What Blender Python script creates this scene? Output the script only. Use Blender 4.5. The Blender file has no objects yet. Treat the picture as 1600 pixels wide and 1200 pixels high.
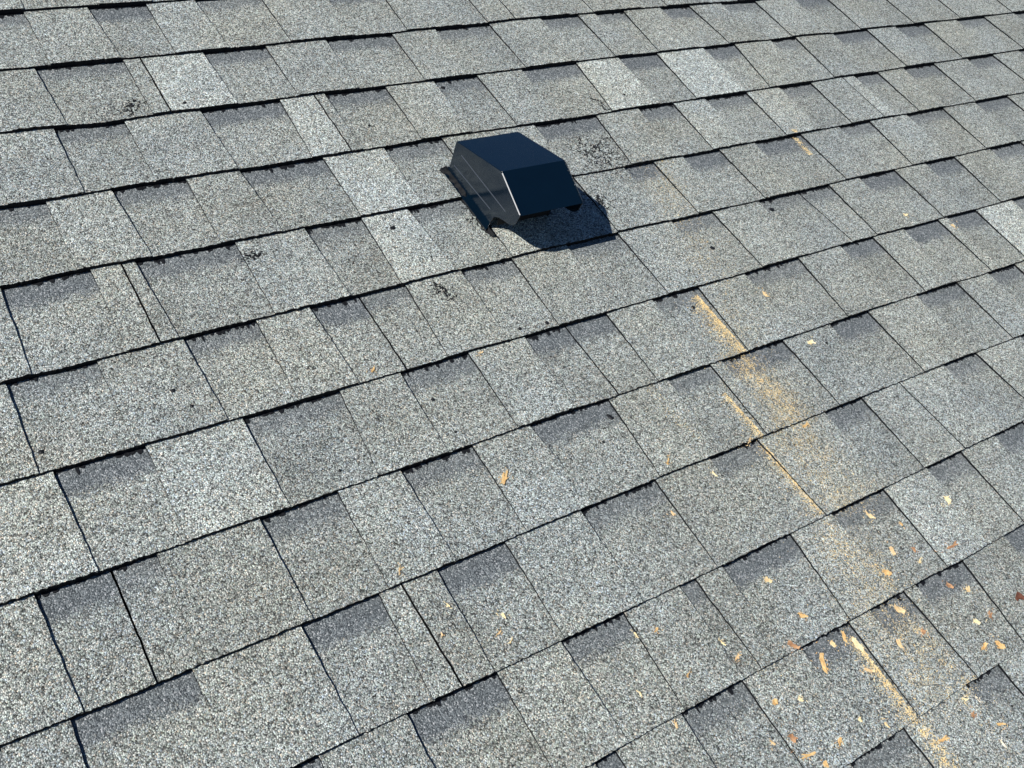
import bpy, bmesh, math, random
from mathutils import Matrix, Vector, noise

scene = bpy.context.scene
PITCH = math.radians(20.0)                 # slope of the roof
TILT = Matrix.Rotation(PITCH, 4, 'X')      # roof coordinates (along, upslope, out) -> world

FOCAL_PX = 1590.956
CAM_ROT = [[0.8246512, 0.2549579, -0.5049226], [-0.4937199, 0.7600482, -0.4225725], [0.2760273, 0.5977652, 0.7526524]]
CAM_POS = (0.00000, -1.68435, 1.08858)
EDGES = {1: [(296.9,-149.1),(354.6,-148.7),(424.7,-148.3),(529.3,-149.7),(579.1,-148.9)],
 2: [(260.1,-290.0),(305.4,-290.7),(352.9,-289.5),(441.0,-289.7),(512.8,-289.9),(577.5,-289.3),(667.5,-288.8),(727.5,-286.5),(801.1,-285.6),(863.9,-285.8),(928.1,-287.1),(970.7,-284.5),(1053.9,-284.5),(1142.0,-283.5),(1205.4,-280.5),(1299.5,-280.7),(1415.3,-280.9),(1539.3,-280.3),(1685.3,-283.9),(1783.1,-285.5),(1883.3,-288.9)],
 3: [(225.0,-427.7),(276.6,-428.4),(311.3,-430.5),(369.1,-434.3),(403.6,-431.9),(464.2,-428.4),(514.4,-429.2),(610.8,-427.8),(679.0,-426.0),(726.2,-424.7),(796.4,-426.6),(846.2,-426.4),(910.2,-426.3),(976.6,-426.2),(1046.5,-425.1),(1118.7,-424.5),(1209.9,-423.1),(1337.0,-422.7),(1411.4,-423.1),(1469.9,-424.5),(1613.3,-425.5),(1729.7,-424.8),(1806.7,-427.2),(1933.8,-426.6),(2016.0,-430.5),(2132.4,-429.8),(2250.1,-431.7),(2348.5,-433.4),(2506.2,-434.7),(2674.1,-436.2),(2793.2,-436.8)],
 4: [(186.5,-573.1),(251.7,-574.6),(317.4,-572.7),(359.1,-570.3),(432.8,-572.0),(481.6,-571.7),(550.9,-573.9),(625.7,-572.9),(715.4,-572.3),(774.0,-572.1),(849.0,-569.7),(925.1,-569.9),(1030.2,-572.1),(1113.6,-573.4),(1217.7,-573.4),(1265.7,-572.1),(1346.0,-571.9),(1462.7,-572.9),(1567.5,-574.4),(1681.0,-573.8),(1797.6,-575.5),(1903.9,-574.2),(2033.2,-575.9),(2151.6,-574.6),(2295.7,-576.3),(2451.3,-576.8),(2620.0,-575.9)],
 5: [(149.3,-713.7),(196.1,-713.1),(237.6,-711.3),(279.1,-711.1),(341.9,-712.7),(399.5,-713.3),(455.7,-713.0),(494.9,-712.4),(565.8,-711.7),(617.7,-711.9),(681.8,-712.5),(750.0,-712.2),(821.9,-711.5),(896.5,-711.2),(999.7,-711.8),(1081.8,-712.1),(1152.1,-713.0),(1206.5,-711.8),(1305.8,-712.7),(1402.0,-713.7),(1561.4,-713.0),(1636.0,-713.0),(1750.1,-714.3),(1833.7,-713.8),(1959.2,-715.2),(2070.8,-716.2),(2233.2,-718.8),(2363.8,-718.8),(2441.9,-719.9)],
 6: [(110.9,-863.8),(147.2,-863.1),(183.4,-863.8),(222.4,-862.5),(254.4,-861.5),(304.0,-860.2),(347.0,-858.9),(391.6,-857.5),(436.0,-857.7),(492.2,-857.2),(550.2,-857.1),(580.9,-856.5),(632.8,-856.0),(686.6,-855.6),(755.5,-854.0),(813.3,-854.1),(861.3,-854.0),(938.1,-853.0),(1057.9,-852.8),(1129.6,-852.2),(1199.4,-853.9),(1276.3,-853.9),(1354.3,-854.9),(1438.2,-854.9),(1508.6,-854.8),(1657.8,-854.7),(1814.4,-856.3),(2003.6,-859.0),(2120.2,-859.4),(2270.1,-859.5)],
 7: [(74.3,-1002.7),(94.7,-1002.6),(129.1,-1002.7),(157.4,-1002.8),(201.5,-1002.5),(238.9,-1002.9),(285.2,-1003.5),(334.7,-1002.8),(376.4,-1003.1),(419.9,-1003.1),(464.9,-1003.0),(521.5,-1002.5),(581.1,-1001.6),(642.4,-1001.4),(664.8,-1000.5),(718.2,-1000.7),(773.5,-1000.9),(856.6,-1000.1),(942.2,-1000.4),(1022.3,-999.3),(1091.7,-998.7),(1160.3,-999.8),(1234.8,-999.7),(1318.1,-997.4),(1415.8,-997.8),(1521.6,-997.3),(1610.6,-998.5),(1763.1,-1000.4),(1814.4,-1000.8),(1917.7,-1002.7),(2092.4,-1003.8)],
 8: [(37.5,-1145.0),(72.1,-1145.1),(101.1,-1145.4),(134.6,-1145.3),(169.4,-1144.9),(211.4,-1145.7),(256.4,-1145.2),(318.6,-1145.0),(358.8,-1145.2),(419.6,-1143.8),(481.5,-1143.8),(527.1,-1144.3),(585.7,-1143.6),(625.5,-1143.6),(689.9,-1142.3),(745.0,-1141.8),(802.2,-1141.2),(857.2,-1143.1),(918.4,-1143.0),(955.5,-1143.4),(1048.9,-1142.8),(1117.6,-1143.1),(1191.2,-1142.7),(1281.6,-1143.3),(1365.4,-1142.2),(1465.8,-1143.0),(1573.5,-1143.6),(1670.2,-1143.7),(1758.9,-1147.8),(1913.1,-1147.8)],
 9: [(-0.1,-1289.4),(34.8,-1289.5),(71.2,-1289.5),(104.6,-1290.6),(154.4,-1289.6),(189.4,-1288.6),(224.0,-1289.0),(260.0,-1289.1),(320.6,-1289.0),(384.9,-1288.6),(435.7,-1288.1),(470.6,-1288.0),(507.3,-1287.4),(562.8,-1287.5),(602.9,-1286.5),(653.6,-1286.0),(733.3,-1285.5),(817.4,-1285.2),(877.8,-1284.5),(937.4,-1285.3),(1001.8,-1285.2),(1068.2,-1285.5),(1137.7,-1285.9),(1213.1,-1285.3),(1288.5,-1286.2),(1370.6,-1286.2),(1455.8,-1286.6),(1548.1,-1286.6),(1636.3,-1289.3),(1735.8,-1290.5)],
 10: [(244.3,-1429.3),(310.9,-1429.0),(381.1,-1429.3),(429.8,-1429.9),(488.9,-1431.0),(516.0,-1430.9),(591.4,-1430.8),(669.5,-1431.9),(711.7,-1431.8),(809.7,-1432.6),(879.2,-1433.2),(943.6,-1432.2),(992.1,-1433.4),(1075.3,-1432.5),(1189.6,-1432.9),(1284.3,-1432.1),(1398.4,-1432.3),(1485.3,-1432.4),(1561.3,-1431.5)],
 11: [(536.8,-1570.0),(594.0,-1569.1),(672.6,-1569.4),(767.4,-1570.1),(822.7,-1571.0),(882.2,-1571.2),(981.9,-1572.3),(1091.0,-1572.9),(1148.9,-1573.2),(1216.4,-1576.0),(1315.5,-1575.2),(1385.1,-1574.4)],
 12: [(833.3,-1714.2),(941.1,-1714.9),(1078.6,-1714.2),(1208.8,-1715.9)]}
TABS = {1: [(None,'R',0),(332.2,'T',0.0),(431.0,'R',0.062),(527.1,'T',0.0),(611.7,'R',0.056),(732.3,'T',0.0),(855.8,'R',0.0),(972.7,'T',-0.055),(1084.1,'R',0.0),(1147.0,'T',-0.014),(1211.7,'GT',0.0),(1347.0,'R',0.0),(1409.8,'T',0.0),(1540.8,'R',0.0),(1614.2,'T',0.0)],
 2: [(None,'T',0),(308.6,'R',0.05),(443.0,'T',0.0),(470.9,'GB',0.0),(573.6,'R',0.042),(685.2,'T',0.0),(798.6,'R',0.0),(933.5,'T',-0.031),(1025.8,'R',0.0),(1149.8,'T',0.0),(1275.6,'R',0.0),(1371.0,'T',-0.002),(1415.3,'R',0.0),(1494.0,'T',-0.064),(1596.6,'R',0.0),(1682.0,'T',0.044),(1777.1,'R',0.0),(1885.3,'T',-0.007),(2011.9,'R',0.0),(2121.8,'T',-0.017),(2234.1,'R',0.0),(2319.1,'T',0.001),(2416.3,'R',0.0),(2507.1,'T',0.0),(2649.0,'R',0.0),(2734.4,'T',0.0)],
 3: [(None,'T',0),(296.2,'R',0.006),(398.6,'T',0.0),(517.1,'R',0.042),(653.3,'B',-0.055),(714.4,'GT',-0.0),(734.2,'R',0.0),(850.4,'T',-0.024),(947.1,'R',0.0),(1041.0,'T',0.0),(1141.1,'R',0.0),(1272.9,'B',-0.091),(1379.6,'R',0.0),(1482.9,'B',-0.053),(1613.3,'R',0.0),(1707.2,'T',-0.149),(1817.0,'R',0.0),(1899.5,'T',-0.076),(2022.8,'R',0.0),(2146.7,'T',-0.04),(2250.1,'R',0.0),(2361.9,'T',-0.031),(2492.7,'R',0.0),(2614.3,'T',0.008),(2747.9,'R',0.0)],
 4: [(None,'R',0),(245.0,'T',0.0),(334.0,'R',0.073),(442.4,'T',0.0),(525.7,'R',0.074),(664.4,'B',0.0),(774.0,'R',0.0),(886.7,'T',0.0),(1078.4,'R',0.0),(1221.6,'T',-0.096),(1324.8,'R',0.0),(1415.7,'b',-0.039),(1500.5,'R',0.0),(1618.7,'B',-0.036),(1715.3,'R',0.0),(1815.2,'T',-0.018),(1918.6,'Gb',0.0),(1956.9,'R',0.0),(2040.9,'T',-0.021),(2132.2,'R',0.0),(2248.0,'T',-0.015),(2377.5,'R',0.0),(2485.7,'T',0.04),(2596.8,'R',0.0)],
 5: [(None,'T',0),(149.0,'R',-0.018),(262.3,'T',0.0),(302.9,'GT',0.01),(320.5,'R',0.057),(463.5,'T',0.0),(571.3,'R',0.051),(666.3,'B',-0.03),(747.3,'R',0.07),(865.0,'D',0.0),(862.7,'Gb',0.0),(949.1,'R',0.0),(1078.1,'T',0.0),(1190.8,'R',0.0),(1262.4,'T',0.0),(1334.1,'R',0.0),(1429.6,'T',0.011),(1524.9,'R',0.0),(1658.5,'T',0.007),(1774.8,'R',0.0),(1874.2,'T',-0.053),(1996.5,'R',0.0),(2127.5,'T',-0.038),(2245.9,'R',0.0),(2376.7,'T',0.0)],
 6: [(None,'R',0),(223.9,'T',0.0),(334.1,'R',0.041),(436.0,'T',0.0),(515.4,'R',0.053),(593.4,'GR',0.021),(669.5,'T',-0.044),(766.9,'R',0.0),(862.3,'T',-0.021),(970.5,'R',0.0),(1080.4,'T',0.016),(1199.4,'R',0.0),(1299.3,'T',0.016),(1416.0,'R',0.0),(1527.8,'GR',0.089),(1611.7,'T',-0.009),(1701.6,'R',0.0),(1812.7,'T',0.0),(1911.1,'R',0.0),(2012.7,'T',-0.057),(2139.6,'R',0.0)],
 7: [(None,'b',0),(130.5,'R',0.047),(236.6,'b',0.0),(358.2,'R',0.028),(494.5,'T',-0.077),(585.9,'R',-0.002),(698.7,'T',0.0),(796.8,'R',0.0),(874.1,'GR',0.024),(954.1,'T',-0.0),(1049.7,'R',0.0),(1151.1,'T',-0.038),(1259.3,'R',0.0),(1396.4,'T',-0.06),(1508.9,'R',0.0),(1602.0,'T',-0.006),(1691.1,'R',0.0),(1799.8,'b',0.014),(1828.6,'R',0.0),(1922.9,'B',-0.024),(2049.1,'R',0.0)],
 8: [(None,'T',0),(70.5,'R',0.048),(150.9,'GR',0.005),(200.8,'D',0.0),(323.1,'R',0.035),(425.7,'T',0.0),(514.1,'R',0.033),(625.5,'T',0.0),(719.3,'R',0.107),(860.7,'T',-0.05),(975.0,'R',0.0),(1065.1,'T',0.0),(1089.2,'R',0.047),(1228.4,'T',0.013),(1343.2,'R',0.0),(1444.2,'T',0.011),(1579.2,'R',0.0),(1699.9,'T',-0.005),(1795.2,'R',0.0)],
 9: [(None,'T',0),(63.8,'R',0.0),(189.4,'T',0.0),(313.2,'R',0.035),(412.3,'T',-0.014),(442.8,'GT',0.038),(491.3,'R',0.001),(592.8,'T',0.0),(713.2,'R',0.025),(846.2,'D',-0.005),(950.1,'R',0.0),(1048.5,'T',0.086),(1197.7,'R',0.0),(1286.5,'T',0.012),(1381.9,'GT',0.076),(1501.3,'R',0.0),(1594.1,'T',0.072)],
 10: [(None,'T',0),(377.0,'R',0.0),(496.0,'T',0.0),(588.3,'R',0.043),(686.3,'T',-0.028),(779.6,'R',0.0),(808.0,'T',0.022),(855.6,'R',0.0),(989.2,'b',-0.073),(1075.3,'R',0.0),(1193.2,'b',-0.023),(1297.0,'R',0.0),(1387.2,'T',-0.022),(1476.4,'R',0.0)],
 11: [(None,'T',0),(546.4,'R',0.0),(577.8,'T',0.0),(677.7,'R',0.0),(780.5,'T',0.0),(885.8,'R',0.0),(978.7,'T',-0.024),(1021.8,'R',0.0),(1095.9,'T',0.035),(1119.7,'R',0.0),(1228.7,'T',-0.108),(1332.6,'R',0.0)],
 12: [(None,'T',0),(844.8,'R',0.0),(947.6,'T',0.0),(1078.6,'R',0.0),(1152.4,'T',0.0)]}
BITS = [
 ('chip', 639.4, -1206.1, 26.9, 11.1, 47, 'orange', 'forked orange and yellow wood chip alone near the centre, well below the roof vent'),
 ('chip', 549.9, -988.5, 12.2, 6.2, 41, 'orange', 'small orange wood fleck on the shingles below and left of the roof vent'),
 ('chip', 714.9, -1007.4, 10.8, 4.4, 4, 'peach', 'thin pale orange sliver resting just under a shingle edge straight below the vent'),
 ('chip', 446.9, -1273.4, 17.0, 4.6, 59, 'peach', 'slim upright pinkish wood sliver at a shingle edge left of the lower centre'),
 ('chip', 537.8, -1374.4, 10.0, 6.9, -79, 'yellow', 'yellow wood chip, uppermost of the small cluster at the bottom centre'),
 ('chip', 521.9, -1390.5, 10.2, 5.3, 23, 'amber', 'amber wood chip in the middle of the bottom centre cluster'),
 ('chip', 528.8, -1406.7, 8.4, 3.8, 31, 'yellow', 'smallest yellow fleck at the lower right of the bottom centre cluster'),
 ('chip', 481.0, -1335.6, 7.6, 3.4, -67, 'yellow', 'pale yellow sliver lying left of the bottom centre cluster of chips'),
 ('chip', 456.1, -1365.2, 6.1, 3.2, -99, 'amber', 'tiny amber fleck beside a narrow shingle tab at the bottom left of centre'),
 ('chip', 1273.9, -1165.1, 19.3, 15.4, 1, 'yellow', 'bright yellow blocky wood chip right of the longest sawdust streak'),
 ('chip', 1724.2, -971.9, 16.3, 12.5, -14, 'yellow', 'tiny pale yellow fleck high on the right side, farthest up the roof of the chips'),
 ('chip', 1819.8, -1025.0, 11.3, 11.3, -80, 'peach', 'tiny peach fleck on a dark shingle band near the upper right edge'),
 ('chip', 1266.5, -1050.3, 16.7, 8.6, -82, 'peach', 'thin peach shaving just right of where the longest sawdust streak begins'),
 ('chip', 878.9, -1268.2, 13.9, 5.8, 45, 'orange', 'small orange fleck above a shingle edge left of the sawdust streaks'),
 ('chip', 1028.3, -1285.3, 18.7, 3.7, 27, 'peach', 'curled pale shaving on the shingle edge where two sawdust streaks meet'),
 ('chip', 938.5, -1311.0, 13.7, 3.7, -85, 'yellow', 'thin yellow splinter lying left of the lower sawdust streak'),
 ('chip', 837.9, -1338.9, 9.9, 6.6, -96, 'amber', 'small amber fleck caught beside a joint left of the sawdust'),
 ('chip', 1144.1, -1294.6, 18.0, 7.3, 6, 'orange', 'faint orange fleck above the widest tab beside the lower sawdust streak'),
 ('chip', 1137.4, -1458.5, 21.3, 13.5, -72, 'tan', 'pale tan wood chip pointing up left on a dark shingle band below the streak'),
 ('chip', 1283.5, -1491.9, 20.4, 16.9, -112, 'yellow', 'bright yellow wood chip alone on a pale tab near the right edge'),
 ('chip', 1224.2, -1553.7, 26.1, 8.9, -6, 'rust', 'rusty brown and orange chip just above a shingle edge near the right'),
 ('chip', 1124.4, -1518.7, 17.6, 13.0, -95, 'amber', 'amber wood chip left of a smaller brown chip in the lower right'),
 ('chip', 1160.0, -1532.1, 11.7, 11.7, -116, 'rust', 'small brown chip between the amber chip and the shingle joint'),
 ('chip', 1174.4, -1491.5, 9.4, 6.7, -103, 'orange', 'tiny orange fleck beside the joint under the tan chip'),
 ('chip', 1088.7, -1541.0, 18.8, 16.3, -64, 'orange', 'wide orange chip resting above a shingle edge in the lower right'),
 ('chip', 1154.3, -1548.6, 13.8, 3.8, 27, 'yellow', 'thin pale yellow shaving below the small brown chip'),
 ('chip', 907.8, -1477.1, 14.6, 12.1, -50, 'tan', 'tan wood chip on the dark band left of the lower right scatter'),
 ('chip', 917.6, -1537.5, 14.9, 9.8, -57, 'orange', 'flat orange chip above the edge where the large splinters lie'),
 ('chip', 874.5, -1565.1, 19.8, 12.2, -50, 'rust', 'rusty orange chip lodged on the shingle edge left of the large splinters'),
 ('chip', 902.5, -1601.2, 32.5, 13.0, -122, 'orange', 'longest orange splinter, standing upright in the picture with a broad foot'),
 ('chip', 935.5, -1587.3, 12.7, 7.6, -98, 'tan', 'small tan splinter between the longest orange one and the forked one'),
 ('chip', 958.8, -1586.8, 22.5, 11.7, -118, 'orange', 'forked orange splinter left of the thick yellow splinter'),
 ('chip', 969.1, -1604.1, 23.4, 14.6, -85, 'yellow', 'thick bright yellow splinter at the head of the bottom right sawdust streak'),
 ('chip', 957.2, -1637.1, 18.3, 7.4, -50, 'amber', 'amber shaving beside the upper part of the bottom right streak'),
 ('chip', 1027.7, -1630.0, 17.2, 9.3, -86, 'amber', 'slender amber splinter alone on the tab right of the bottom streak'),
 ('chip', 1068.0, -1591.1, 22.1, 14.3, -57, 'peach', 'pinkish wad of shavings on the dark band above the slender amber splinter'),
 ('chip', 1076.0, -1631.3, 13.1, 13.1, -127, 'rust', 'reddish brown chip beside the thick shingle joint in the lower right'),
 ('chip', 1174.2, -1597.2, 15.4, 11.8, -33, 'rust', 'brown tan chip on a dark shingle band left of the bark flake'),
 ('chip', 1199.1, -1614.1, 15.1, 9.5, 25, 'tan', 'light tan chip beside a joint left of the bark flake'),
 ('chip', 1199.1, -1659.0, 15.1, 10.2, 32, 'rust', 'dark brown chip beside the joint below the bark flake'),
 ('chip', 1168.7, -1656.3, 13.9, 9.6, -44, 'yellow', 'dull yellow chip left of the dark brown chip near the right edge'),
 ('chip', 1147.8, -1687.2, 18.3, 11.0, 17, 'orange', 'orange chip, left one of the pair near the right edge'),
 ('chip', 1174.1, -1696.7, 20.4, 16.1, -57, 'orange', 'splayed orange shaving, right one of the pair near the right edge'),
 ('bark', 1266.2, -1662.1, 27.2, 17.6, -15, 'bark', 'dark reddish brown flake of bark cut by the right edge of the picture'),
 ('chip', 799.6, -1611.7, 13.2, 10.2, 39, 'orange', 'squarish orange chip left of a pale yellow one near the bottom'),
 ('chip', 835.4, -1624.7, 10.3, 8.0, -83, 'yellow', 'pale yellow chip right of the squarish orange chip'),
 ('chip', 791.0, -1656.3, 13.8, 13.2, -69, 'rust', 'rusty brown chip near the bottom below the squarish orange chip'),
 ('chip', 846.1, -1689.3, 13.0, 7.7, 37, 'orange', 'small upright orange chip near the bottom edge left of the streak'),
 ('chip', 794.6, -1682.5, 26.4, 7.1, -6, 'orange', 'long orange brown chip slanting up right near the bottom edge'),
 ('chip', 808.2, -1700.0, 10.0, 8.5, -109, 'orange', 'orange chip at the very bottom edge, below the long slanting one'),
 ('chip', 764.5, -1649.7, 10.8, 6.5, -68, 'peach', 'pale peach fleck near the bottom at the left end of the scatter'),
 ('chip', 894.2, -1680.6, 8.8, 7.2, -98, 'yellow', 'pale yellow fleck on the tab left of the bottom right streak'),
 ('chip', 923.4, -1702.3, 10.1, 4.2, -84, 'tan', 'thin tan sliver close left of the foot of the bottom right streak'),
 ('chip', 1061.3, -1727.2, 13.7, 6.8, -29, 'yellow', 'dull yellow chip just below the lowest shingle edge near the right corner'),
 ('chip', 1082.4, -1735.9, 12.8, 4.7, -94, 'cream', 'thin cream splinter just right of the dull yellow chip in the right corner'),
 ('chip', 1055.7, -1748.0, 11.9, 7.5, 32, 'rust', 'reddish chip below the thin cream splinter in the right corner'),
 ('chip', 1084.5, -1775.4, 25.1, 6.2, -21, 'orange', 'long flat orange chip near the lower right corner'),
 ('chip', 986.2, -1751.6, 24.9, 7.0, -14, 'orange', 'orange shaving across the foot of the bottom right sawdust streak'),
 ('chip', 1063.7, -1793.9, 10.1, 4.5, -86, 'cream', 'thin cream sliver below the long flat orange chip'),
 ('chip', 684.0, -1464.3, 10.7, 5.7, -81, 'yellow', 'yellow fleck beside a joint at the bottom, left of the pinkish pair'),
 ('chip', 710.6, -1469.5, 11.4, 6.3, 27, 'orange', 'small orange fleck just right of the yellow fleck by the bottom joint'),
 ('chip', 784.8, -1521.6, 10.0, 4.0, -75, 'yellow', 'thin yellow fleck upper left of the amber shaving on the narrow bottom tab'),
 ('chip', 790.0, -1544.3, 17.6, 4.7, 24, 'amber', 'amber shaving on the narrow tab at the bottom, left of the scatter'),
 ('chip', 663.2, -1579.0, 9.5, 6.0, -111, 'peach', 'pink peach chip left of a dark band at the bottom centre'),
 ('chip', 642.4, -1527.9, 7.3, 4.4, -92, 'yellow', 'faint yellow fleck at the bottom centre above the lowest long edge'),
 ('chip', 712.8, -1535.7, 8.9, 4.8, 34, 'orange', 'faint orange fleck on the tab at the bottom, right of centre'),
 ('tar', 703.5, -745.9, 10.5, 7.8, 10, 'black', 'black tar bit on the bright tab left of the vent'),
 ('tar', 125.9, -974.1, 6.2, 6.2, -91, 'black', 'dark oval tar bit on the lower left shingles near the left edge'),
 ('tar', 293.0, -938.1, 6.7, 5.7, 18, 'black', 'black tar speck left of centre, higher one of a loose pair'),
 ('tar', 305.6, -968.7, 5.4, 4.9, -19, 'black', 'black tar speck left of centre, lower one of a loose pair'),
 ('tar', 773.6, -517.3, 5.6, 5.6, -11, 'black', 'tiny black speck above and left of the vent'),
 ('tar', 958.0, -443.9, 9.9, 9.9, -10, 'black', 'black tar bit on a dark band straight above the vent'),
 ('tar', 845.3, -1169.8, 12.9, 7.4, -71, 'black', 'hooked black tar bit on the dark band below the centre right'),
 ('tar', 808.5, -1204.7, 5.4, 4.7, -44, 'black', 'tiny black speck just below the hooked tar bit'),
 ('tar', 1114.0, -1033.4, 6.9, 6.9, -120, 'black', 'upright black tar bit just left of the start of the longest sawdust streak'),
 ('tar', 1237.0, -931.3, 9.9, 9.0, -59, 'black', 'black tar bit on the tab below and right of the vent shadow'),
 ('tar', 843.3, -990.2, 6.3, 6.3, -17, 'black', 'black speck above a shingle edge below the vent, right one of two'),
 ('tar', 795.6, -987.3, 6.1, 6.1, -17, 'black', 'black speck above a shingle edge below the vent, left one of two'),
 ('tar', 609.0, -1057.8, 5.4, 5.4, -19, 'black', 'black speck near the centre on the lower middle shingles'),
 ('tar', 611.6, -1118.2, 4.5, 4.2, -20, 'black', 'small black speck below the centre above a thin shingle edge'),
 ('tar', 440.3, -1118.9, 4.8, 3.8, -21, 'black', 'black speck left of the forked orange chip'),
 ('tar', 497.6, -414.2, 5.9, 5.9, -43, 'black', 'tiny black speck on the brightest tab at the upper left'),
 ('tar', 1315.2, -535.0, 5.8, 5.8, -10, 'black', 'tiny black speck on the bright tab above and right of the vent'),
 ('tar', 1304.5, -1174.8, 5.2, 5.2, -18, 'black', 'tiny black speck right of the blocky yellow chip'),
 ('tar', 1432.1, -878.9, 11.8, 9.9, -27, 'black', 'black tar bit on a dark band at the right below a shingle edge'),
 ('scuff', 1175.2, -667.8, 97.7, 30.4, 37, 'black', 'branching black tar scuff just right of the vent'),
 ('scuff', 1248.9, -546.1, 45.5, 19.1, -68, 'black', 'thin black scuff beside a joint above and right of the vent'),
 ('scuff', 421.7, -408.2, 32.2, 19.3, 34, 'black', 'small black scuff left of the brightest tab at the upper left'),
 ('scuff', 477.5, -743.6, 23.3, 12.6, -15, 'black', 'dark brown scuff under a shingle edge left of centre'),
 ('scuff', 1093.2, -775.4, 20.9, 15.7, -74, 'black', 'small dark scuff at the right edge of the vent shadow'),
 ('scuff', 714.3, -879.2, 27.8, 17.5, -82, 'black', 'pair of thin dark scratches below and left of the vent'),
 ('smudge', 1159.4, -671.5, 115.7, 100.7, -42, 'black', 'wide scatter of fine black grit right of the vent hood'),
 ('smudge', 1094.3, -782.1, 48.8, 42.5, -58, 'black', 'small scatter of black grit beside the vent shadow'),
 ('smudge', 416.1, -410.3, 61.8, 34.8, 12, 'black', 'scatter of dark grit at a shingle edge left of the brightest tab'),
 ('smudge', 478.9, -742.7, 41.2, 27.2, -2, 'black', 'dark gritty smudge under a shingle edge left of centre'),
 ('smudge', 847.0, -757.2, 55.9, 27.3, -95, 'black', 'dark gritty smudge against the left foot of the vent'),
 ('smudge', 715.1, -886.1, 60.4, 33.6, -70, 'black', 'faint grit around the scratches below the vent')]
DUST = [
 (1640.3, -703.1, 1634.7, -772.1, 10.0, 8.0, 650, 0, 'small yellow patch of sawdust beside a joint at the upper right'),
 (1141.9, -1014.1, 1143.3, -1144.5, 10.0, 15.0, 2300, -1, 'longest, brightest streak of yellow sawdust against a joint right of centre'),
 (1054.8, -1197.5, 1059.5, -1286.8, 6.0, 6.0, 800, -1, 'narrow yellow sawdust streak on the row below the longest one'),
 (1130.9, -1154.2, 1137.7, -1287.3, 26.0, 38.0, 3000, 0, 'soft wide cloud of pale sawdust between two joints'),
 (1053.1, -1294.3, 1059.7, -1428.0, 6.0, 6.0, 950, -1, 'thin sawdust streak running down a joint to the middle right'),
 (972.5, -1589.9, 973.2, -1714.9, 7.0, 9.0, 1500, -1, 'bright sawdust streak at the bottom right below the splinters'),
 (970.6, -1717.3, 971.1, -1796.0, 14.0, 22.0, 1100, 0, 'scattered yellow sawdust spilling to the bottom right corner'),
 (1056.0, -1437.8, 1039.3, -1526.8, 12.0, 22.0, 260, 0, 'faint dusting of sawdust under the thin streak'),
 (1067.7, -1580.7, 1079.3, -1725.0, 14.0, 24.0, 480, 0, 'thin dusting of sawdust around the slender amber splinter'),
 (1089.1, -1504.3, 1069.2, -1565.7, 20.0, 24.0, 260, 0, 'light dusting of sawdust around the wide orange chip'),
 (826.3, -1554.0, 821.2, -1702.1, 60.0, 90.0, 420, 0, 'sparse sawdust flecks over the bottom tabs left of the bright streak'),
 (1067.9, -1710.2, 1068.0, -1830.0, 40.0, 60.0, 520, 0, 'sparse sawdust flecks in the bottom right corner'),
 (1260.6, -731.6, 1178.0, -997.9, 16.0, 16.0, 160, 0, 'very faint sawdust flecks right of the vent'),
 (932.9, -1141.1, 947.6, -1256.1, 14.0, 14.0, 150, 0, 'very faint sawdust flecks beside the joint left of the narrow streak'),
 (1075.1, -1302.2, 1107.2, -1398.0, 40.0, 50.0, 260, 0, 'very faint sawdust on the widest tab right of the thin streak'),
 (1260.5, -710.6, 1147.9, -1159.6, 60.0, 70.0, 3600, 0, 'faint wide dusting of sawdust down the slope right of the vent'),
 (1125.3, -1152.3, 1106.0, -1443.9, 60.0, 85.0, 7000, 0, 'broad pale sawdust haze on the tabs right of the thin streaks'),
 (1052.3, -1456.4, 1008.5, -1738.7, 70.0, 90.0, 6500, 0, 'broad pale dusting of sawdust among the chips at the lower right')]

# ---------------------------------------------------------------- camera
cam_data = bpy.data.cameras.new('camera')
cam_data.sensor_width = 36.0
cam_data.lens = FOCAL_PX / 1600.0 * 36.0
cam_data.clip_start = 0.02
cam_data.clip_end = 500.0
cam = bpy.data.objects.new('camera', cam_data)
scene.collection.objects.link(cam)
cam.matrix_world = TILT @ (Matrix.Translation(CAM_POS) @ Matrix(CAM_ROT).to_4x4())
scene.camera = cam

# ---------------------------------------------------------------- light
to_sun = (TILT.to_3x3() @ Vector((-0.722, 0.145, 0.677))).normalized()
sun_data = bpy.data.lights.new('sun', 'SUN')
sun_data.energy = 5.0
sun_data.angle = math.radians(0.5)
sun_data.color = (1.0, 0.975, 0.91)
sun = bpy.data.objects.new('sun', sun_data)
scene.collection.objects.link(sun)
sun.rotation_euler = (-to_sun).to_track_quat('-Z', 'Y').to_euler()

world = bpy.data.worlds.new('World')
scene.world = world
world.use_nodes = True
wn = world.node_tree
for n in list(wn.nodes):
    wn.nodes.remove(n)
sky = wn.nodes.new('ShaderNodeTexSky')
sky.sky_type = 'NISHITA'
sky.sun_disc = False
sky.sun_elevation = math.asin(to_sun.z)
sky.sun_rotation = math.atan2(to_sun.x, to_sun.y)
sky.altitude = 300
sky.air_density = 1.0
sky.dust_density = 0.0
sky.ozone_density = 9.0
bg = wn.nodes.new('ShaderNodeBackground')
bg.inputs['Strength'].default_value = 0.05
wo = wn.nodes.new('ShaderNodeOutputWorld')
wn.links.new(sky.outputs[0], bg.inputs[0])
wn.links.new(bg.outputs[0], wo.inputs[0])
scene.view_settings.view_transform = 'Standard'
scene.view_settings.look = 'None'
scene.view_settings.gamma = 1.0
scene.view_settings.exposure = 0.24
scene.view_settings.use_curve_mapping = False

rng = random.Random(7)

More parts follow.
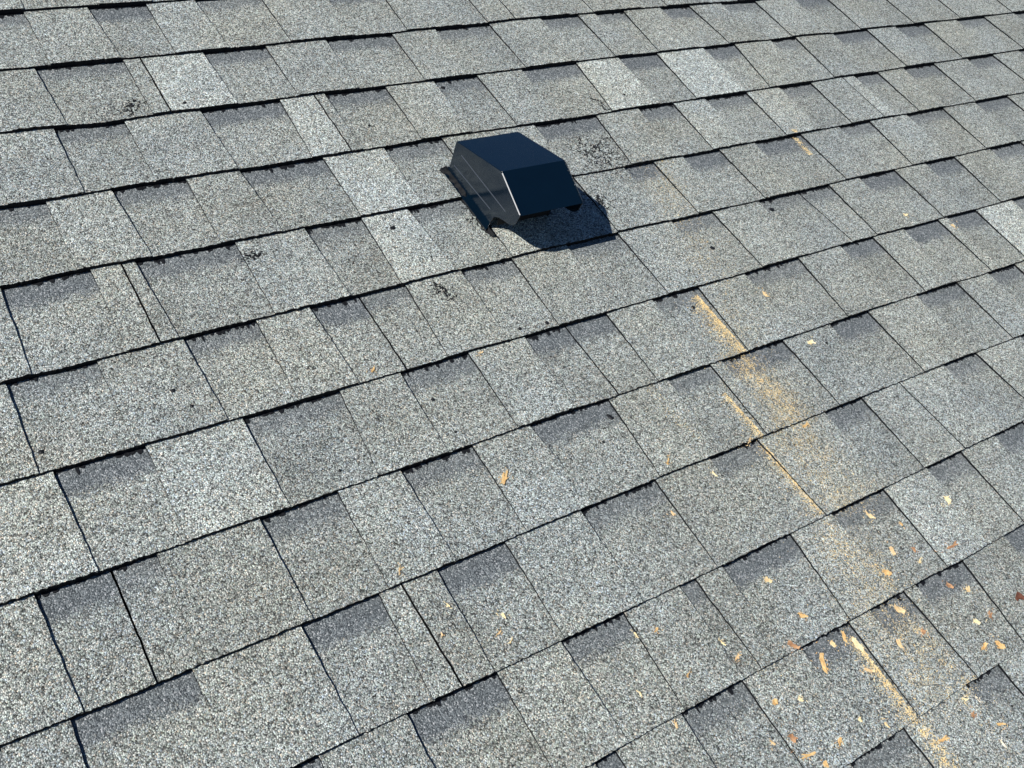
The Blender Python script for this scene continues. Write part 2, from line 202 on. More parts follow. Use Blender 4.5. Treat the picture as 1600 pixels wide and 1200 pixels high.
# ---------------------------------------------------------------- materials
def new_mat(name):
    m = bpy.data.materials.new(name)
    m.use_nodes = True
    nt = m.node_tree
    for n in list(nt.nodes):
        nt.nodes.remove(n)
    b = nt.nodes.new('ShaderNodeBsdfPrincipled')
    o = nt.nodes.new('ShaderNodeOutputMaterial')
    nt.links.new(b.outputs[0], o.inputs[0])
    return m, nt, b

def nd(nt, kind, **kw):
    n = nt.nodes.new(kind)
    for k, v in kw.items():
        setattr(n, k, v)
    return n

def math_node(nt, op, a, b=None, clamp=False):
    n = nt.nodes.new('ShaderNodeMath'); n.operation = op; n.use_clamp = clamp
    for i, x in enumerate((a, b)):
        if x is None: continue
        if isinstance(x, (int, float)): n.inputs[i].default_value = x
        else: nt.links.new(x, n.inputs[i])
    return n.outputs[0]

def mix_col(nt, fac, a, b, mode='MIX'):
    n = nt.nodes.new('ShaderNodeMix'); n.data_type = 'RGBA'; n.blend_type = mode
    if isinstance(fac, (int, float)): n.inputs[0].default_value = fac
    else: nt.links.new(fac, n.inputs[0])
    for i, x in ((6, a), (7, b)):
        if isinstance(x, tuple): n.inputs[i].default_value = (*x, 1)
        else: nt.links.new(x, n.inputs[i])
    return n.outputs[2]

def ramp(nt, fac, stops, interp='LINEAR'):
    n = nt.nodes.new('ShaderNodeValToRGB')
    n.color_ramp.interpolation = interp
    while len(n.color_ramp.elements) > 1:
        n.color_ramp.elements.remove(n.color_ramp.elements[-1])
    for i, (p, c) in enumerate(stops):
        e = n.color_ramp.elements[0] if i == 0 else n.color_ramp.elements.new(p)
        e.position = p
        e.color = (c, c, c, 1) if isinstance(c, (int, float)) else (*c, 1)
    if isinstance(fac, (int, float)): n.inputs[0].default_value = fac
    else: nt.links.new(fac, n.inputs[0])
    return n.outputs[0]

def make_granules():
    m, nt, b = new_mat('mineral_granules')
    tc = nd(nt, 'ShaderNodeTexCoord').outputs['Object']
    at = nd(nt, 'ShaderNodeAttribute', attribute_name='tone')
    sep = nd(nt, 'ShaderNodeSeparateColor'); nt.links.new(at.outputs['Color'], sep.inputs[0])
    tone, recess, below = sep.outputs[0], sep.outputs[1], sep.outputs[2]
    # two sizes of stone granule, each granule its own shade
    def vor(scale, off):
        mp = nd(nt, 'ShaderNodeMapping'); mp.inputs['Location'].default_value = (off, off * .7, off * .3)
        nt.links.new(tc, mp.inputs[0])
        v = nd(nt, 'ShaderNodeTexVoronoi', feature='F1'); v.inputs['Scale'].default_value = scale
        v.inputs['Randomness'].default_value = 1.0
        nt.links.new(mp.outputs[0], v.inputs['Vector'])
        s = nd(nt, 'ShaderNodeSeparateColor'); nt.links.new(v.outputs['Color'], s.inputs[0])
        return v, s
    v1, s1 = vor(600.0, 0.0)
    v2, s2 = vor(420.0, 3.1)
    g1 = ramp(nt, s1.outputs[0], G_STOPS)
    g2 = ramp(nt, s2.outputs[0], G_STOPS)
    gran = mix_col(nt, 0.36, g1, g2)
    pits = ramp(nt, v1.outputs['Distance'], [(0.0, 1.06), (.45, 1.0), (.85, .30)])
    gran = mix_col(nt, 1.0, gran, pits, 'MULTIPLY')
    # slight hue differences of single stones: warm, green and blue grey
    hue = ramp(nt, s1.outputs[1], [(0.0, (1.14, 1.0, .82)), (0.14, (1.0, 1.0, .96)), (0.5, (.94, 1.0, .975)), (0.8, (.92, 1.03, .93)), (1.0, (.86, .98, 1.12))])
    gran = mix_col(nt, 1.0, gran, hue, 'MULTIPLY')
    # mottled clumps
    def nz(scale, detail=3.0):
        n = nd(nt, 'ShaderNodeTexNoise'); n.inputs['Scale'].default_value = scale; n.inputs['Detail'].default_value = detail
        nt.links.new(tc, n.inputs['Vector']); return n.outputs['Fac']
    clump = ramp(nt, nz(85.0), [(0.3, .84), (0.7, 1.13)])
    gran = mix_col(nt, 1.0, gran, clump, 'MULTIPLY')
    big = ramp(nt, nz(5.0, 4.0), [(0.35, (1.0, .985, .93)), (0.65, (.975, 1.0, 1.02))])
    gran = mix_col(nt, 1.0, gran, big, 'MULTIPLY')
    dirt = ramp(nt, nz(9.0, 5.0), [(0.30, .84), (0.52, 1.0), (0.75, 1.05)])
    gran = mix_col(nt, 1.0, gran, dirt, 'MULTIPLY')
    gran = mix_col(nt, 1.0, gran, tone, 'MULTIPLY')
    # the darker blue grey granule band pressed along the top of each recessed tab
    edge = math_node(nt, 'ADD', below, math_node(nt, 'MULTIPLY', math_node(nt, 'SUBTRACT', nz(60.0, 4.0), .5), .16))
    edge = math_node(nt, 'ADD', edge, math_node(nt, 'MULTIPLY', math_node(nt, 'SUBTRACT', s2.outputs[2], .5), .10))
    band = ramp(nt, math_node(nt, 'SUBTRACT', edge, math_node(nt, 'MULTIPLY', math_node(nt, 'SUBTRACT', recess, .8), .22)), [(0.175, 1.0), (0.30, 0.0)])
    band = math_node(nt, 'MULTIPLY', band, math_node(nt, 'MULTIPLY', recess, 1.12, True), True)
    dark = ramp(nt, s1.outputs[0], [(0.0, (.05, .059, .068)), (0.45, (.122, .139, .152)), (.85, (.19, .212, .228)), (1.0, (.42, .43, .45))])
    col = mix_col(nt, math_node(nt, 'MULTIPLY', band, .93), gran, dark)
    nt.links.new(col, b.inputs['Base Color'])
    b.inputs['Roughness'].default_value = .85
    b.inputs['Specular IOR Level'].default_value = .35
    h = math_node(nt, 'SUBTRACT', 1.0, math_node(nt, 'MULTIPLY', v1.outputs['Distance'], 1.0))
    h2 = math_node(nt, 'ADD', h, math_node(nt, 'MULTIPLY', s1.outputs[2], .7))
    bp = nd(nt, 'ShaderNodeBump'); bp.inputs['Strength'].default_value = .85; bp.inputs['Distance'].default_value = .0013
    nt.links.new(h2, bp.inputs['Height']); nt.links.new(bp.outputs[0], b.inputs['Normal'])
    return m
G_STOPS = [(0.0, .025), (0.13, .06), (0.24, .19), (0.45, .35), (.66, .50), (.86, .78), (1.0, .97)]
M_GRAN = make_granules()

def plain(name, c1, c2, scale, rough, bump=.0, spec=.5, dist=.001):
    m, nt, b = new_mat(name)
    tc = nd(nt, 'ShaderNodeTexCoord').outputs['Object']
    n = nd(nt, 'ShaderNodeTexNoise'); n.inputs['Scale'].default_value = scale; n.inputs['Detail'].default_value = 5
    nt.links.new(tc, n.inputs['Vector'])
    nt.links.new(ramp(nt, n.outputs['Fac'], [(0.3, c1), (0.7, c2)]), b.inputs['Base Color'])
    b.inputs['Roughness'].default_value = rough
    b.inputs['Specular IOR Level'].default_value = spec
    if bump:
        bp = nd(nt, 'ShaderNodeBump'); bp.inputs['Strength'].default_value = bump; bp.inputs['Distance'].default_value = dist
        nt.links.new(n.outputs['Fac'], bp.inputs['Height']); nt.links.new(bp.outputs[0], b.inputs['Normal'])
    return m
M_EDGE = plain('cut_asphalt_edge', (.004, .0045, .006), (.012, .013, .016), 500, .8, .5, .2)
M_TAR = plain('asphalt_sealant', (.005, .006, .008), (.014, .015, .018), 300, .5, .6, .3)
M_CEMENT = plain('roof_cement', (.003, .0035, .005), (.009, .010, .012), 220, .6, .7, .15, .003)
M_PAINT = plain('black_painted_metal', (.0008, .0058, .0135), (.0010, .0068, .0155), 25, .17, .0, .75)
M_RIB = plain('highlit_rib_paint', (.022, .028, .038), (.034, .042, .054), 200, .35, .0, .5)  # lighter than the panels: highlights on the ribs painted into the colour
M_INSIDE = plain('dark_duct_inside', (.004, .005, .006), (.007, .008, .01), 40, .7, .0, .3)
M_CREASE_GLINT = plain('crease_sun_glint', (.07, .08, .10), (.13, .14, .17), 300, .35, .0, .6)  # pale colour paints in the sun's highlight along the hood crease
M_DECK = plain('roof_underlayment', (.01, .01, .011), (.03, .03, .032), 40, .9)
WOOD = {
 'orange': ((.62, .36, .13), (.84, .60, .30)), 'yellow': ((.82, .64, .34), (.93, .82, .56)),
 'amber': ((.70, .46, .23), (.86, .66, .40)), 'tan': ((.74, .52, .27), (.88, .72, .43)),
 'peach': ((.66, .46, .24), (.82, .64, .38)), 'rust': ((.30, .15, .08), (.62, .37, .20)),
 'cream': ((.80, .70, .54), (.90, .83, .70)), 'bark': ((.07, .028, .02), (.20, .08, .05))}
M_WOOD = {k: plain(k + '_wood', a, c, 260, .7, .4, .25) for k, (a, c) in WOOD.items()}
M_DUST = {'yellow': plain('yellow_sawdust', (.82, .58, .26), (.95, .78, .46), 120, .85, 0, .2)}

# ---------------------------------------------------------------- helpers
def finish(o, parent=None, local=None, **props):
    scene.collection.objects.link(o)
    if parent is not None:
        o.parent = parent
        if local is not None: o.matrix_local = local
    else:
        o.matrix_world = TILT @ (local or Matrix())
    for k, v in props.items():
        o[k] = v
    return o

def mesh_obj(name, verts, faces, mats, face_mat=None, smooth=False):
    me = bpy.data.meshes.new(name)
    me.from_pydata(verts, [], faces)
    for m in mats: me.materials.append(m)
    if face_mat: me.polygons.foreach_set('material_index', face_mat)
    if smooth: me.polygons.foreach_set('use_smooth', [True] * len(faces))
    me.update()
    return bpy.data.objects.new(name, me)

COURSE = 0.143
U_MIN, U_MAX = -3.0, 6.0
K_MIN, K_MAX = -14, 21

def interp(pts, x):
    if x <= pts[0][0]: return pts[0][1]
    for (a, b), (c, d) in zip(pts, pts[1:]):
        if x <= c: return b + (d - b) * (x - a) / (c - a)
    return pts[-1][1]

def edge_v(k, u):
    """v (metres, upslope) of the lower edge that course k-1 lays over course k"""
    base = -k * COURSE
    wob = .0015 * noise.noise(Vector((u * 1.7, k * 5.3, 0)))
    if k in EDGES:
        pts = EDGES[k]
        um = u * 1000
        v = interp(pts, um) / 1000 - base
        far = max(pts[0][0] - um, um - pts[-1][0], 0) / 150.0
        w = math.exp(-far)
        off = v * w + wob * (1 - w)
    else:
        off = wob
    jag = .0012 * noise.noise(Vector((u * 150, k * 3.1, 2))) + .0014 * noise.noise(Vector((u * 390, k * 7.7, 5)))
    return base + off + jag

def tabs_of(k):
    """list of (u0, u1, kind, lean0, gap before) over the whole width of course k"""
    r = random.Random(k * 31 + 5)
    known = TABS.get(k)
    cuts = []
    if known:
        for u, kind, lean in known[1:]:
            cuts.append((u / 1000, kind, lean))
        first = known[0][1]
        u = cuts[0][0]; kind = first
        left = []
        while u > U_MIN:
            w = r.uniform(.07, .12) if kind == 'R' else r.uniform(.06, .17)
            u -= w
            left.append((u, kind, 0.0)); kind = 'T' if kind == 'R' else 'R'
        cuts = left[::-1] + cuts
    else:
        cuts = [(U_MIN, 'T', 0.0)]
    u = cuts[-1][0]; kind = cuts[-1][1].replace('G', '')
    while u < U_MAX:
        w = r.uniform(.07, .12) if kind == 'R' else r.uniform(.06, .17)
        u += w
        kind = 'T' if kind == 'R' else 'R'
        cuts.append((u, kind, 0.0))
    return cuts

TONE = {'T': 1.0, 'B': 1.30, 'b': 1.14, 'D': .9, 'R': .95}

def surf_w(kind, t, u, k):
    """height of the surface: t = 0 under the upper course's edge, 1 at the lower edge"""
    lift = .0006 * noise.noise(Vector((u * 4.0, k * 2.3, 9))) * t
    if kind == 'R': return -.0072 + .0084 * t + lift
    return -.0031 + .0061 * t + lift

roof = bpy.data.objects.new('shingle_roof', None)
finish(roof, None, Matrix(), label='weathered grey asphalt shingle roof slope filling the whole view', category='roof')

# deck under everything
dk = mesh_obj('roof_deck', [(U_MIN, -(K_MAX + 1) * COURSE, -.019), (U_MAX, -(K_MAX + 1) * COURSE, -.019), (U_MAX, -K_MIN * COURSE, -.019), (U_MIN, -K_MIN * COURSE, -.019),
                            (U_MIN, -(K_MAX + 1) * COURSE, -.030), (U_MAX, -(K_MAX + 1) * COURSE, -.030), (U_MAX, -K_MIN * COURSE, -.030), (U_MIN, -K_MIN * COURSE, -.030)],
              [(0, 1, 2, 3), (7, 6, 5, 4), (0, 4, 5, 1), (1, 5, 6, 2), (2, 6, 7, 3), (3, 7, 4, 0)], [M_DECK])
finish(dk, roof)

def build_course(k):
    cuts = tabs_of(k)
    r = random.Random(k * 17 + 3)
    V, F, FM, TC = [], [], [], []
    rows = [-.20, 0.0, .05, .1, .16, .22, .28, .34, .4, .46, .52, .58, .64, .7, .76, .82, .88, .94, 1.0] if k in EDGES else [-.2, 0, .25, .5, .75, 1.0]
    detailed = k in EDGES
    def patch(u0, l0, u1, l1, kind, tone):
        step = .003 if detailed else .02
        n = max(2, int((u1 - u0) / step))
        strength = r.uniform(.62, 1.0)
        base = len(V)
        rw = rows
        fade = lambda i: 1.0 if i in (0, n) else 0.0
        for i in range(n + 1):
            f = i / n
            for t in rw:
                # joint jaggedness along the cut
                jn = lambda q: .0009 * noise.noise(Vector((q * 50, t * 19, k))) + .0011 * noise.noise(Vector((q * 90, t * 7, k)))
                jl = jn(u0 + .002) if i == 0 else (jn(u1 + .002) if i == n else 0)
                u = (u0 + (u1 - u0) * f) + (l0 + (l1 - l0) * f) * COURSE * max(t, 0) + jl
                vt, vb = edge_v(k, u), edge_v(k + 1, u)
                v = vt + (vb - vt) * t
                w = surf_w(kind, max(t, 0), u, k) + (t * .006 if t < 0 else 0)
                if t == 1.0: w -= .0004
                V.append((u, v, w))
                TC.append((tone, strength if kind == 'R' else 0.0, max(t, 0)))
        m = len(rw)
        for i in range(n):
            for j in range(m - 1):
                a = base + i * m + j
                F.append((a, a + 1, a + m + 1, a + m)); FM.append(0)
        # lower cut edge and side cut edges, hanging down to what lies beneath
        def wall(idx, drop):
            b0 = len(V)
            for q in idx:
                x, y, z = V[q]
                V.append((x, y + (.0004 if drop == 'low' else 0), z - (.0150 if drop == 'low' else .0040)))
                TC.append((tone, 0, 1))
            for q in range(len(idx) - 1):
                F.append((idx[q], b0 + q, b0 + q + 1, idx[q + 1])); FM.append(1)
        wall([base + i * m + m - 1 for i in range(n + 1)], 'low')
        wall([base + j for j in range(m)][::-1], 'side')
        wall([base + n * m + j for j in range(m)], 'side')
    spans = [(cuts[i], cuts[i + 1]) for i in range(len(cuts) - 1)]
    # under layer: runs on below the raised tabs, split only at butt joints
    start = cuts[0]
    runs = []
    for c in cuts[1:]:
        if 'G' in c[1]:
            runs.append((start, c)); start = c
    runs.append((start, cuts[-1]))
    # recessed tabs one by one so that each keeps its own tone
    for (a, b) in spans:
        kind = a[1].replace('G', '')
        ga = .0013 if 'G' in a[1] else 0.0
        gb = .0013 if 'G' in b[1] else 0.0
        tone = TONE[kind] * r.uniform(.93, 1.07)
        if kind == 'R':
            patch(a[0] - (.004 if not ga else -ga), a[2], b[0] + (.004 if not gb else -gb), b[2], 'R', tone)
        else:
            patch(a[0] + ga, a[2], b[0] - gb, b[2], 'T', tone)
    o = mesh_obj('shingle_course', V, F, [M_GRAN, M_EDGE], FM)
    ca = o.data.color_attributes.new('tone', 'FLOAT_COLOR', 'POINT')
    flat = []
    for t in TC: flat += [t[0], t[1], t[2], 1.0]
    ca.data.foreach_set('color', flat)
    finish(o, roof)
    # sealant oozing out under the edge of the course above, over the recessed tabs
    V2, F2 = [], []
    for (a, b) in spans:
        if a[1].replace('G', '') != 'R' or not (-.1 < a[0] < 3.2) or k < 0 or k > 13: continue
        amount = r.random()
        if amount < .25: continue
        u = a[0] + .002
        while u < b[0] - .003:
            wd = r.uniform(.002, .006)
            ln = r.uniform(.001, .0040 + (.0065 if 3 <= k <= 7 and u < 1.35 else .003) * amount) * (1.6 if r.random() < .12 else 1)
            if r.random() < .30: ln = .0008
            v0 = edge_v(k, u)
            n0 = len(V2)
            pts = [(-.5, .35), (-.55, -.45), (-.3, -r.uniform(.8, 1.05)), (.25, -r.uniform(.75, 1.1)), (.55, -.4), (.5, .35)]
            for px, py in pts:
                vv = v0 + (.002 if py > 0 else ln * py)
                V2.append((u + px * wd, vv, -.0072 + .0013))
            for px, py in pts:
                vv = v0 + (.002 if py > 0 else ln * py * 1.15)
                V2.append((u + px * wd * 1.2, vv, -.0072 - .0004))
            F2.append(tuple(range(n0, n0 + 6)))
            for q in range(6):
                F2.append((n0 + q, n0 + 6 + q, n0 + 6 + (q + 1) % 6, n0 + (q + 1) % 6))
            u += wd * r.uniform(.55, 1.3) + (r.uniform(.004, .02) if r.random() < .16 else 0)
    if F2:
        s = mesh_obj('sealant_strip', V2, F2, [M_TAR])
        finish(s, o)
    return o
for k in range(K_MIN, K_MAX):
    build_course(k)

def surface_at(u, v):
    """height of the shingle surface at a point, for things lying on it"""
    k = int(math.floor(-v / COURSE))
    for kk in (k - 1, k, k + 1):
        if edge_v(kk + 1, u) <= v < edge_v(kk, u):
            vt, vb = edge_v(kk, u), edge_v(kk + 1, u)
            t = (vt - v) / (vt - vb)
            cuts = tab_cache.setdefault(kk, tabs_of(kk))
            kind = 'T'
            for a in cuts:
                if a[0] + a[2] * COURSE * t <= u: kind = a[1].replace('G', '')
                else: break
            return surf_w('R' if kind == 'R' else 'T', t, u, kk)
    return 0.0
tab_cache = {}

# ---------------------------------------------------------------- the roof vent
vent = bpy.data.objects.new('roof_vent', None)
VU0, VU1, VV = .856, .975, -.787
finish(vent, None, Matrix.Translation((.9155, -.72, 0)), label='black painted metal exhaust vent hood standing on the grey shingles', category='roof vent')
VO = Matrix.Translation((-.9155, .72, 0))
prof = [(-.649, .062), (-.772, .107), (-.844, .081), (-.842, .064), (-.837, .055), (-.827, .048), (-.814, .043), (-.801, .037), (-.791, .029), (-.787, .012), (-.786, -.007), (-.651, -.004)]
def bevelled(o, width, segs=2, ang=30):
    md = o.modifiers.new('bevel', 'BEVEL'); md.width = width; md.segments = segs; md.limit_method = 'ANGLE'; md.angle_limit = math.radians(ang)
    return o
def sheet(name, pts, mat, thick=.0009, bev=.0):
    """flat sheet metal panel through the given points, thickened towards its back"""
    o = mesh_obj(name, pts, [tuple(range(len(pts)))], [mat])
    md = o.modifiers.new('solid', 'SOLIDIFY'); md.thickness = thick; md.offset = -1
    if bev: bevelled(o, bev)
    return o
# folded hood: top, front and back in one bent sheet
hv = []
hf = []
for (v, w) in [(-.651, -.004), prof[0], prof[1], prof[2], (-.8405, .0795)]:
    n0 = len(hv)
    for i in range(7): hv.append((VU0 + (VU1 - VU0) * i / 6, v, w))
for j in range(4):
    for i in range(6):
        a = j * 7 + i
        hf.append((a, a + 1, a + 8, a + 7))
hood = mesh_obj('hood', hv, hf, [M_PAINT])
md = hood.modifiers.new('solid', 'SOLIDIFY'); md.thickness = .0009; md.offset = 1
bevelled(hood, .0016, 3, 12)
finish(hood, vent, VO)
for u, s in ((VU0 - .0012, 1), (VU1 + .0012, -1)):
    pts = [(u, v, w) for v, w in prof]
    if s < 0: pts = pts[::-1]
    bm = bmesh.new()
    vs = [bm.verts.new(q) for q in pts]
    f = bm.faces.new(vs)
    r_ = bmesh.ops.extrude_face_region(bm, geom=[f])
    bmesh.ops.translate(bm, verts=[x for x in r_['geom'] if isinstance(x, bmesh.types.BMVert)], vec=(.0009 * s, 0, 0))
    bmesh.ops.recalc_face_normals(bm, faces=bm.faces)
    me = bpy.data.meshes.new('side_panel'); bm.to_mesh(me); bm.free(); me.materials.append(M_PAINT)
    sp = bpy.data.objects.new('side_panel', me); bevelled(sp, .00035, 2)
    finish(sp, vent, VO)
    # pressed stiffening ribs
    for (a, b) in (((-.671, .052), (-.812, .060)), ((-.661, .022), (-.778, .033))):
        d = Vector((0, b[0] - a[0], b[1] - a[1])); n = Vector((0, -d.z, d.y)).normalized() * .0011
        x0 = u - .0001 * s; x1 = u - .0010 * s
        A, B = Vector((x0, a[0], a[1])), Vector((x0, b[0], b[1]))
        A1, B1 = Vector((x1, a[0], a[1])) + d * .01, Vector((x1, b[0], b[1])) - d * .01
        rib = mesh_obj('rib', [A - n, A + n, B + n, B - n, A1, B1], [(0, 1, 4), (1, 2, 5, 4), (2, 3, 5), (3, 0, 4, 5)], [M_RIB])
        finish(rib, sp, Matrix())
    # folded seam where the front sheet laps the side
    g0, g1 = Vector((u, -.773, .1062)), Vector((u, -.8435, .0812))
    d = (g1 - g0)
    seam_v = []
    for q in (0.02, .98):
        c = g0 + d * q
        for (dx, dz) in ((-.0006, .0006), (.0007, .0014), (.0016, .0010), (.0010, -.0002)):
            seam_v.append(c + Vector((dx * s, -dz * .9, dz)))
    seam = mesh_obj('seam', seam_v, [(0, 1, 5, 4), (1, 2, 6, 5), (2, 3, 7, 6), (3, 0, 4, 7), (0, 3, 2, 1), (4, 5, 6, 7)], [M_CREASE_GLINT if s > 0 else M_PAINT])  # only the sunward seam gets the painted highlight
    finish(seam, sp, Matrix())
# damper flap hinged inside the hood mouth, and the duct throat behind it
flap = sheet('damper_flap', [(VU0 + .008, -.795, .012), (VU1 - .008, -.795, .012), (VU1 - .008, -.782, .080), (VU0 + .008, -.782, .080)], M_INSIDE, .0012, .0003)
finish(flap, vent, VO)
tv, tf = [], []
for j, w in enumerate((-.006, .055)):
    for i in range(24):
        a = 2 * math.pi * i / 24
        tv.append((.9155 + .046 * math.cos(a), -.722 + .046 * math.sin(a), w))
for i in range(24): tf.append((i, (i + 1) % 24, 24 + (i + 1) % 24, 24 + i))
throat = mesh_obj('duct_collar', tv, tf, [M_INSIDE], None, True)
throat.modifiers.new('solid', 'SOLIDIFY').thickness = .001
finish(throat, vent, VO)
# flange: thin sheet round the foot, mostly covered by shingles
fl = mesh_obj('flange', [(VU0 - .010, -.640, -.0012), (VU1 + .006, -.640, -.0012), (VU1 + .006, -.789, .0036), (VU0 - .009, -.792, .0036),
                         (VU0, -.650, -.0012), (VU1, -.650, -.0012), (VU1, -.7865, .0036), (VU0, -.7865, .0036)],
              [(3, 7, 4, 0), (1, 5, 6, 2), (0, 4, 5, 1)], [M_PAINT])
fl.modifiers.new('solid', 'SOLIDIFY').thickness = .0012
finish(fl, vent, VO)
# roof cement smeared along the left side of the foot
def cement():
    V, F = [], []
    n, m = 70, 7
    for i in range(n + 1):
        f = i / n
        v = -.641 - .165 * f
        wl = .0055 + .0065 * noise.noise(Vector((f * 14, 1, 0))) + .004 * noise.noise(Vector((f * 45, 3, 0))) + (.004 if f < .1 else 0)
        if f > .93: wl *= (1 - f) / .07
        wl = max(wl, .0008)
        for j in range(m):
            g = j / (m - 1)
            u = VU0 + .0005 - g * (wl + .003) 
            h = .0052 * (1 - g) ** .7 + .0016 * noise.noise(Vector((f * 60, g * 4, 7))) * (1 - g * .6)
            if .15 < g < .4: h += .0014
            z = surface_at(u, v) + max(h, .0002) - (.0015 if j == m - 1 else 0)
            V.append((u, v, z))
    for i in range(n):
        for j in range(m - 1):
            a = i * m + j
            F.append((a, a + 1, a + m + 1, a + m))
    o = mesh_obj('roof_cement', V, F, [M_CEMENT], None, True)
    finish(o, vent, VO)
cement()

# ---------------------------------------------------------------- loose bits
def outline_chip(L, W, r, forked):
    """ragged angular splinter outline, in mm about the origin"""
    n = 6
    up, dn = [], []
    w0, w1 = r.uniform(.15, 1), r.uniform(.1, .8)
    mid = r.uniform(.7, 1.1)
    bend = r.uniform(-.25, .25)
    for i in range(n + 1):
        f = i / n
        x = (f - .5) * L
        env = w0 + (mid - w0) * min(1, f * 2.2) if f < .5 else mid + (w1 - mid) * (f - .5) * 2
        c = bend * W * math.sin(f * math.pi) + r.uniform(-.08, .08) * W
        up.append((x + r.uniform(-.09, .09) * L, c + W * .5 * env * r.uniform(.35, 1.25)))
        dn.append((x + r.uniform(-.09, .09) * L, c - W * .5 * env * r.uniform(.35, 1.25)))
    return up, dn

def make_bit(row, idx):
    kind, u, v, L, W, ang, col, label = row
    r = random.Random(idx * 13 + 1)
    u, v = u / 1000, v / 1000
    V, F = [], []
    def add_chip(L, W, cx=0, cy=0, rot=0, lift=0.0, thick=1.0):
        up, dn = outline_chip(L, W, r, False)
        n = len(up); b = len(V)
        ca, sa = math.cos(rot), math.sin(rot)
        curl = r.uniform(.3, 1.6)
        tw = r.uniform(-.25, .25)
        for lay in (thick, 0.0):
            for side in (up, dn):
                for i, (x, y) in enumerate(side):
                    f = i / (n - 1) * 2 - 1
                    z = lift + curl * f * f + tw * y * f + lay * (.7 + .3 * (side is up)) + r.uniform(-.12, .12)
                    V.append(((cx + x * ca - y * sa) / 1000, (cy + x * sa + y * ca) / 1000, max(z, .05) / 1000))
        for i in range(n - 1):
            F.append((b + i, b + n + i, b + n + i + 1, b + i + 1))
            F.append((b + 2 * n + i, b + 2 * n + i + 1, b + 3 * n + i + 1, b + 3 * n + i))
            F.append((b + i, b + i + 1, b + 2 * n + i + 1, b + 2 * n + i))
            F.append((b + n + i, b + 3 * n + i, b + 3 * n + i + 1, b + n + i + 1))
        F.append((b, b + 2 * n, b + 3 * n, b + n)); F.append((b + n - 1, b + 2 * n - 1, b + 4 * n - 1, b + 3 * n - 1))
    if kind in ('chip', 'bark'):
        add_chip(L * (.78 if W / L < .7 else .64), W * (.60 if kind == 'chip' else 1.0), thick=r.uniform(.8, 1.5))
        if kind == 'chip':
            for q in range(3 + int(L / 4)):       # crumbs and fibres broken off it
                add_chip(r.uniform(1.5, 4.5), r.uniform(.6, 1.3), r.gauss(0, .42) * L, r.gauss(0, .5) * W, r.uniform(-1.2, 1.2), .1, .5)
        if kind == 'chip' and (('fork' in label) or ('splay' in label) or ('wad' in label) or ('shaving' in label) or W > 7):
            for q in range(3 if 'wad' in label or 'splay' in label else 2):
                add_chip(L * r.uniform(.4, .7), W * .35, r.uniform(-.2, .2) * L, r.uniform(-.25, .25) * W, r.uniform(-.7, .7), r.uniform(.3, 1.0), .6)
        mat = M_WOOD[col]
        name = 'wood_chip' if kind == 'chip' else 'bark_flake'
        cat = 'wood chip' if kind == 'chip' else 'bark flake'
        group = 'wood chips scattered on the roof'
    else:
        # lumpy tar bits: little irregular domes
        def lump(cx, cy, a, b_, rot, h):
            n = 9; b0 = len(V); ca, sa = math.cos(rot), math.sin(rot)
            for ring, sc, z in ((0, 1.0, -.3), (1, .85, h * .6), (2, .45, h)):
                for i in range(n):
                    t = 2 * math.pi * i / n; q = sc * r.uniform(.7, 1.2)
                    x, y = a * .5 * q * math.cos(t), b_ * .5 * q * math.sin(t)
                    V.append(((cx + x * ca - y * sa) / 1000, (cy + x * sa + y * ca) / 1000, z / 1000))
            for ring in range(2):
                for i in range(n):
                    A = b0 + ring * n + i; B = b0 + ring * n + (i + 1) % n
                    F.append((A, B, B + n, A + n))
            F.append(tuple(b0 + 2 * n + i for i in range(n)))
        if kind == 'tar':
            lump(0, 0, L, W, 0, 1.6); lump(L * .25, W * .2, L * .5, W * .5, .5, 1.0)
            name, cat, group = 'tar_speck', 'tar speck', 'black tar specks on the roof'
        else:
            if kind == 'smudge':
                for q in range(int(L * W / 10)):
                    x, y = r.gauss(0, .26) * L, r.gauss(0, .26) * W
                    if noise.noise(Vector((x * .12, y * .12, idx))) < -.02: continue
                    lump(x, y, r.uniform(1.0, 3.4), r.uniform(.8, 2.0), r.uniform(0, 3), .9)
            k = 22 if kind == 'scuff' else 0
            x, y, d = -L * .5, 0.0, 0.0
            for q in range(k):
                d += r.uniform(-.9, .9); d *= .8
                x += L / k * 1.0; y += math.sin(d) * W * .22
                y = max(-W * .5, min(W * .5, y))
                if r.random() < .75: lump(x, y, r.uniform(1.8, 5.0), r.uniform(1.2, 3.4), d + r.uniform(-.6, .6), 1.5)
                if r.random() < .6: lump(x + r.uniform(-3, 3), y + r.uniform(-.4, .4) * W, r.uniform(1.5, 4.0), r.uniform(1.0, 2.4), r.uniform(0, 3), 1.1)
            name, cat, group = 'tar_scuff', 'tar scuff', 'black scuffs on the roof'
        mat = M_TAR
    o = mesh_obj(name, V, F, [mat])
    bm = bmesh.new(); bm.from_mesh(o.data); bmesh.ops.recalc_face_normals(bm, faces=bm.faces); bm.to_mesh(o.data); bm.free()
    w = surface_at(u, v)
    finish(o, None, Matrix.Translation((u, v, w + .0003)) @ Matrix.Rotation(math.radians(-3.3), 4, 'X') @ Matrix.Rotation(math.radians(ang), 4, 'Z'), label=label, category=cat, group=group)
for i, row in enumerate(BITS):
    make_bit(row, i)

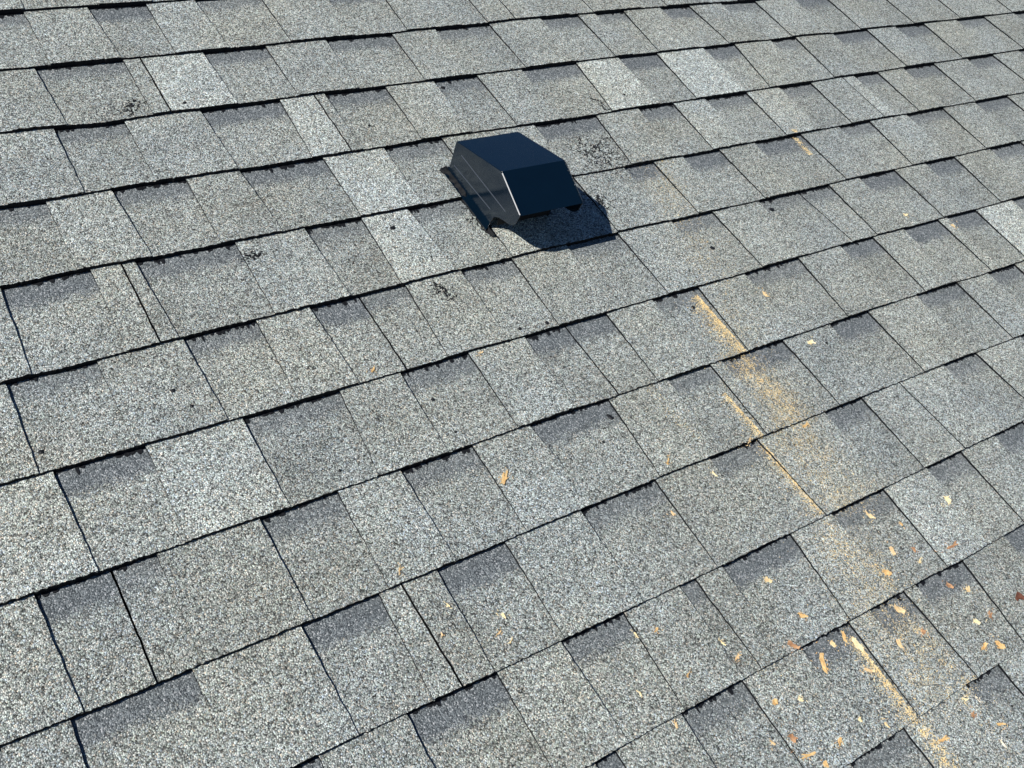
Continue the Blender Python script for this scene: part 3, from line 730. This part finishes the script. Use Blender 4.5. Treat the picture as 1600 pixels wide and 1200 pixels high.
# ---------------------------------------------------------------- sawdust
def make_dust(row, idx):
    u0, v0, u1, v1, w0, w1, n, side, label = row
    r = random.Random(idx + 99)
    a, b = Vector((u0, v0)) / 1000, Vector((u1, v1)) / 1000
    d = b - a; nrm = Vector((d.y, -d.x)).normalized()
    if nrm.x > 0: nrm = -nrm          # towards smaller u, the side of the joint the dust gathers on
    V, F = [], []
    for _ in range(n):
        f = r.random()
        wd = (w0 + (w1 - w0) * f) / 1000
        if side == -1:
            off = r.expovariate(1.0) * wd * (.55 + .55 * f) * (1.0 + .7 * noise.noise(Vector((f * 11, idx, 0))))
            if r.random() < .10: off *= 2.6
            if noise.noise(Vector((f * 16, idx * 3, 1))) < -.1 and r.random() < .35: continue
            off += .0012 * (1 + noise.noise(Vector((f * 24, idx, 4))))
        else:
            off = r.gauss(0, .45) * wd
            if max(w0, w1) > 30 and r.random() < .3: f = int(f * 9) / 9 + r.gauss(0, .02)
            if noise.noise(Vector((f * 8, off * 160, idx + 3))) < -.05 and r.random() < .8: continue
        p = a + d * (f + r.uniform(-.02, .02)) + nrm * off
        z = surface_at(p.x, p.y) + r.uniform(.0003, .0012)
        s = (r.uniform(.0004, .0009) if max(w0, w1) > 30 else r.uniform(.0005, .0012)) * (1.7 if r.random() < .06 else 1)
        el = r.uniform(1, 2.2)
        t = r.uniform(0, math.pi)
        ex = Vector((math.cos(t), math.sin(t), r.uniform(-.35, .35))) * s * el * .5
        ey = Vector((-math.sin(t), math.cos(t), r.uniform(-.35, .35))) * s * .5
        c = Vector((p.x, p.y, z)); up = Vector((0, 0, s * .45))
        q = len(V)
        V.extend([c - ex, c + ey, c + ex, c - ey, c + up])
        F.extend([(q, q + 3, q + 4), (q + 3, q + 2, q + 4), (q + 2, q + 1, q + 4), (q + 1, q, q + 4)])
    o = mesh_obj('sawdust', V, F, [M_DUST['yellow']])
    finish(o, None, Matrix(), label=label, category='sawdust', kind='stuff')
for i, row in enumerate(DUST):
    make_dust(row, i)

scene.render.engine = 'CYCLES'
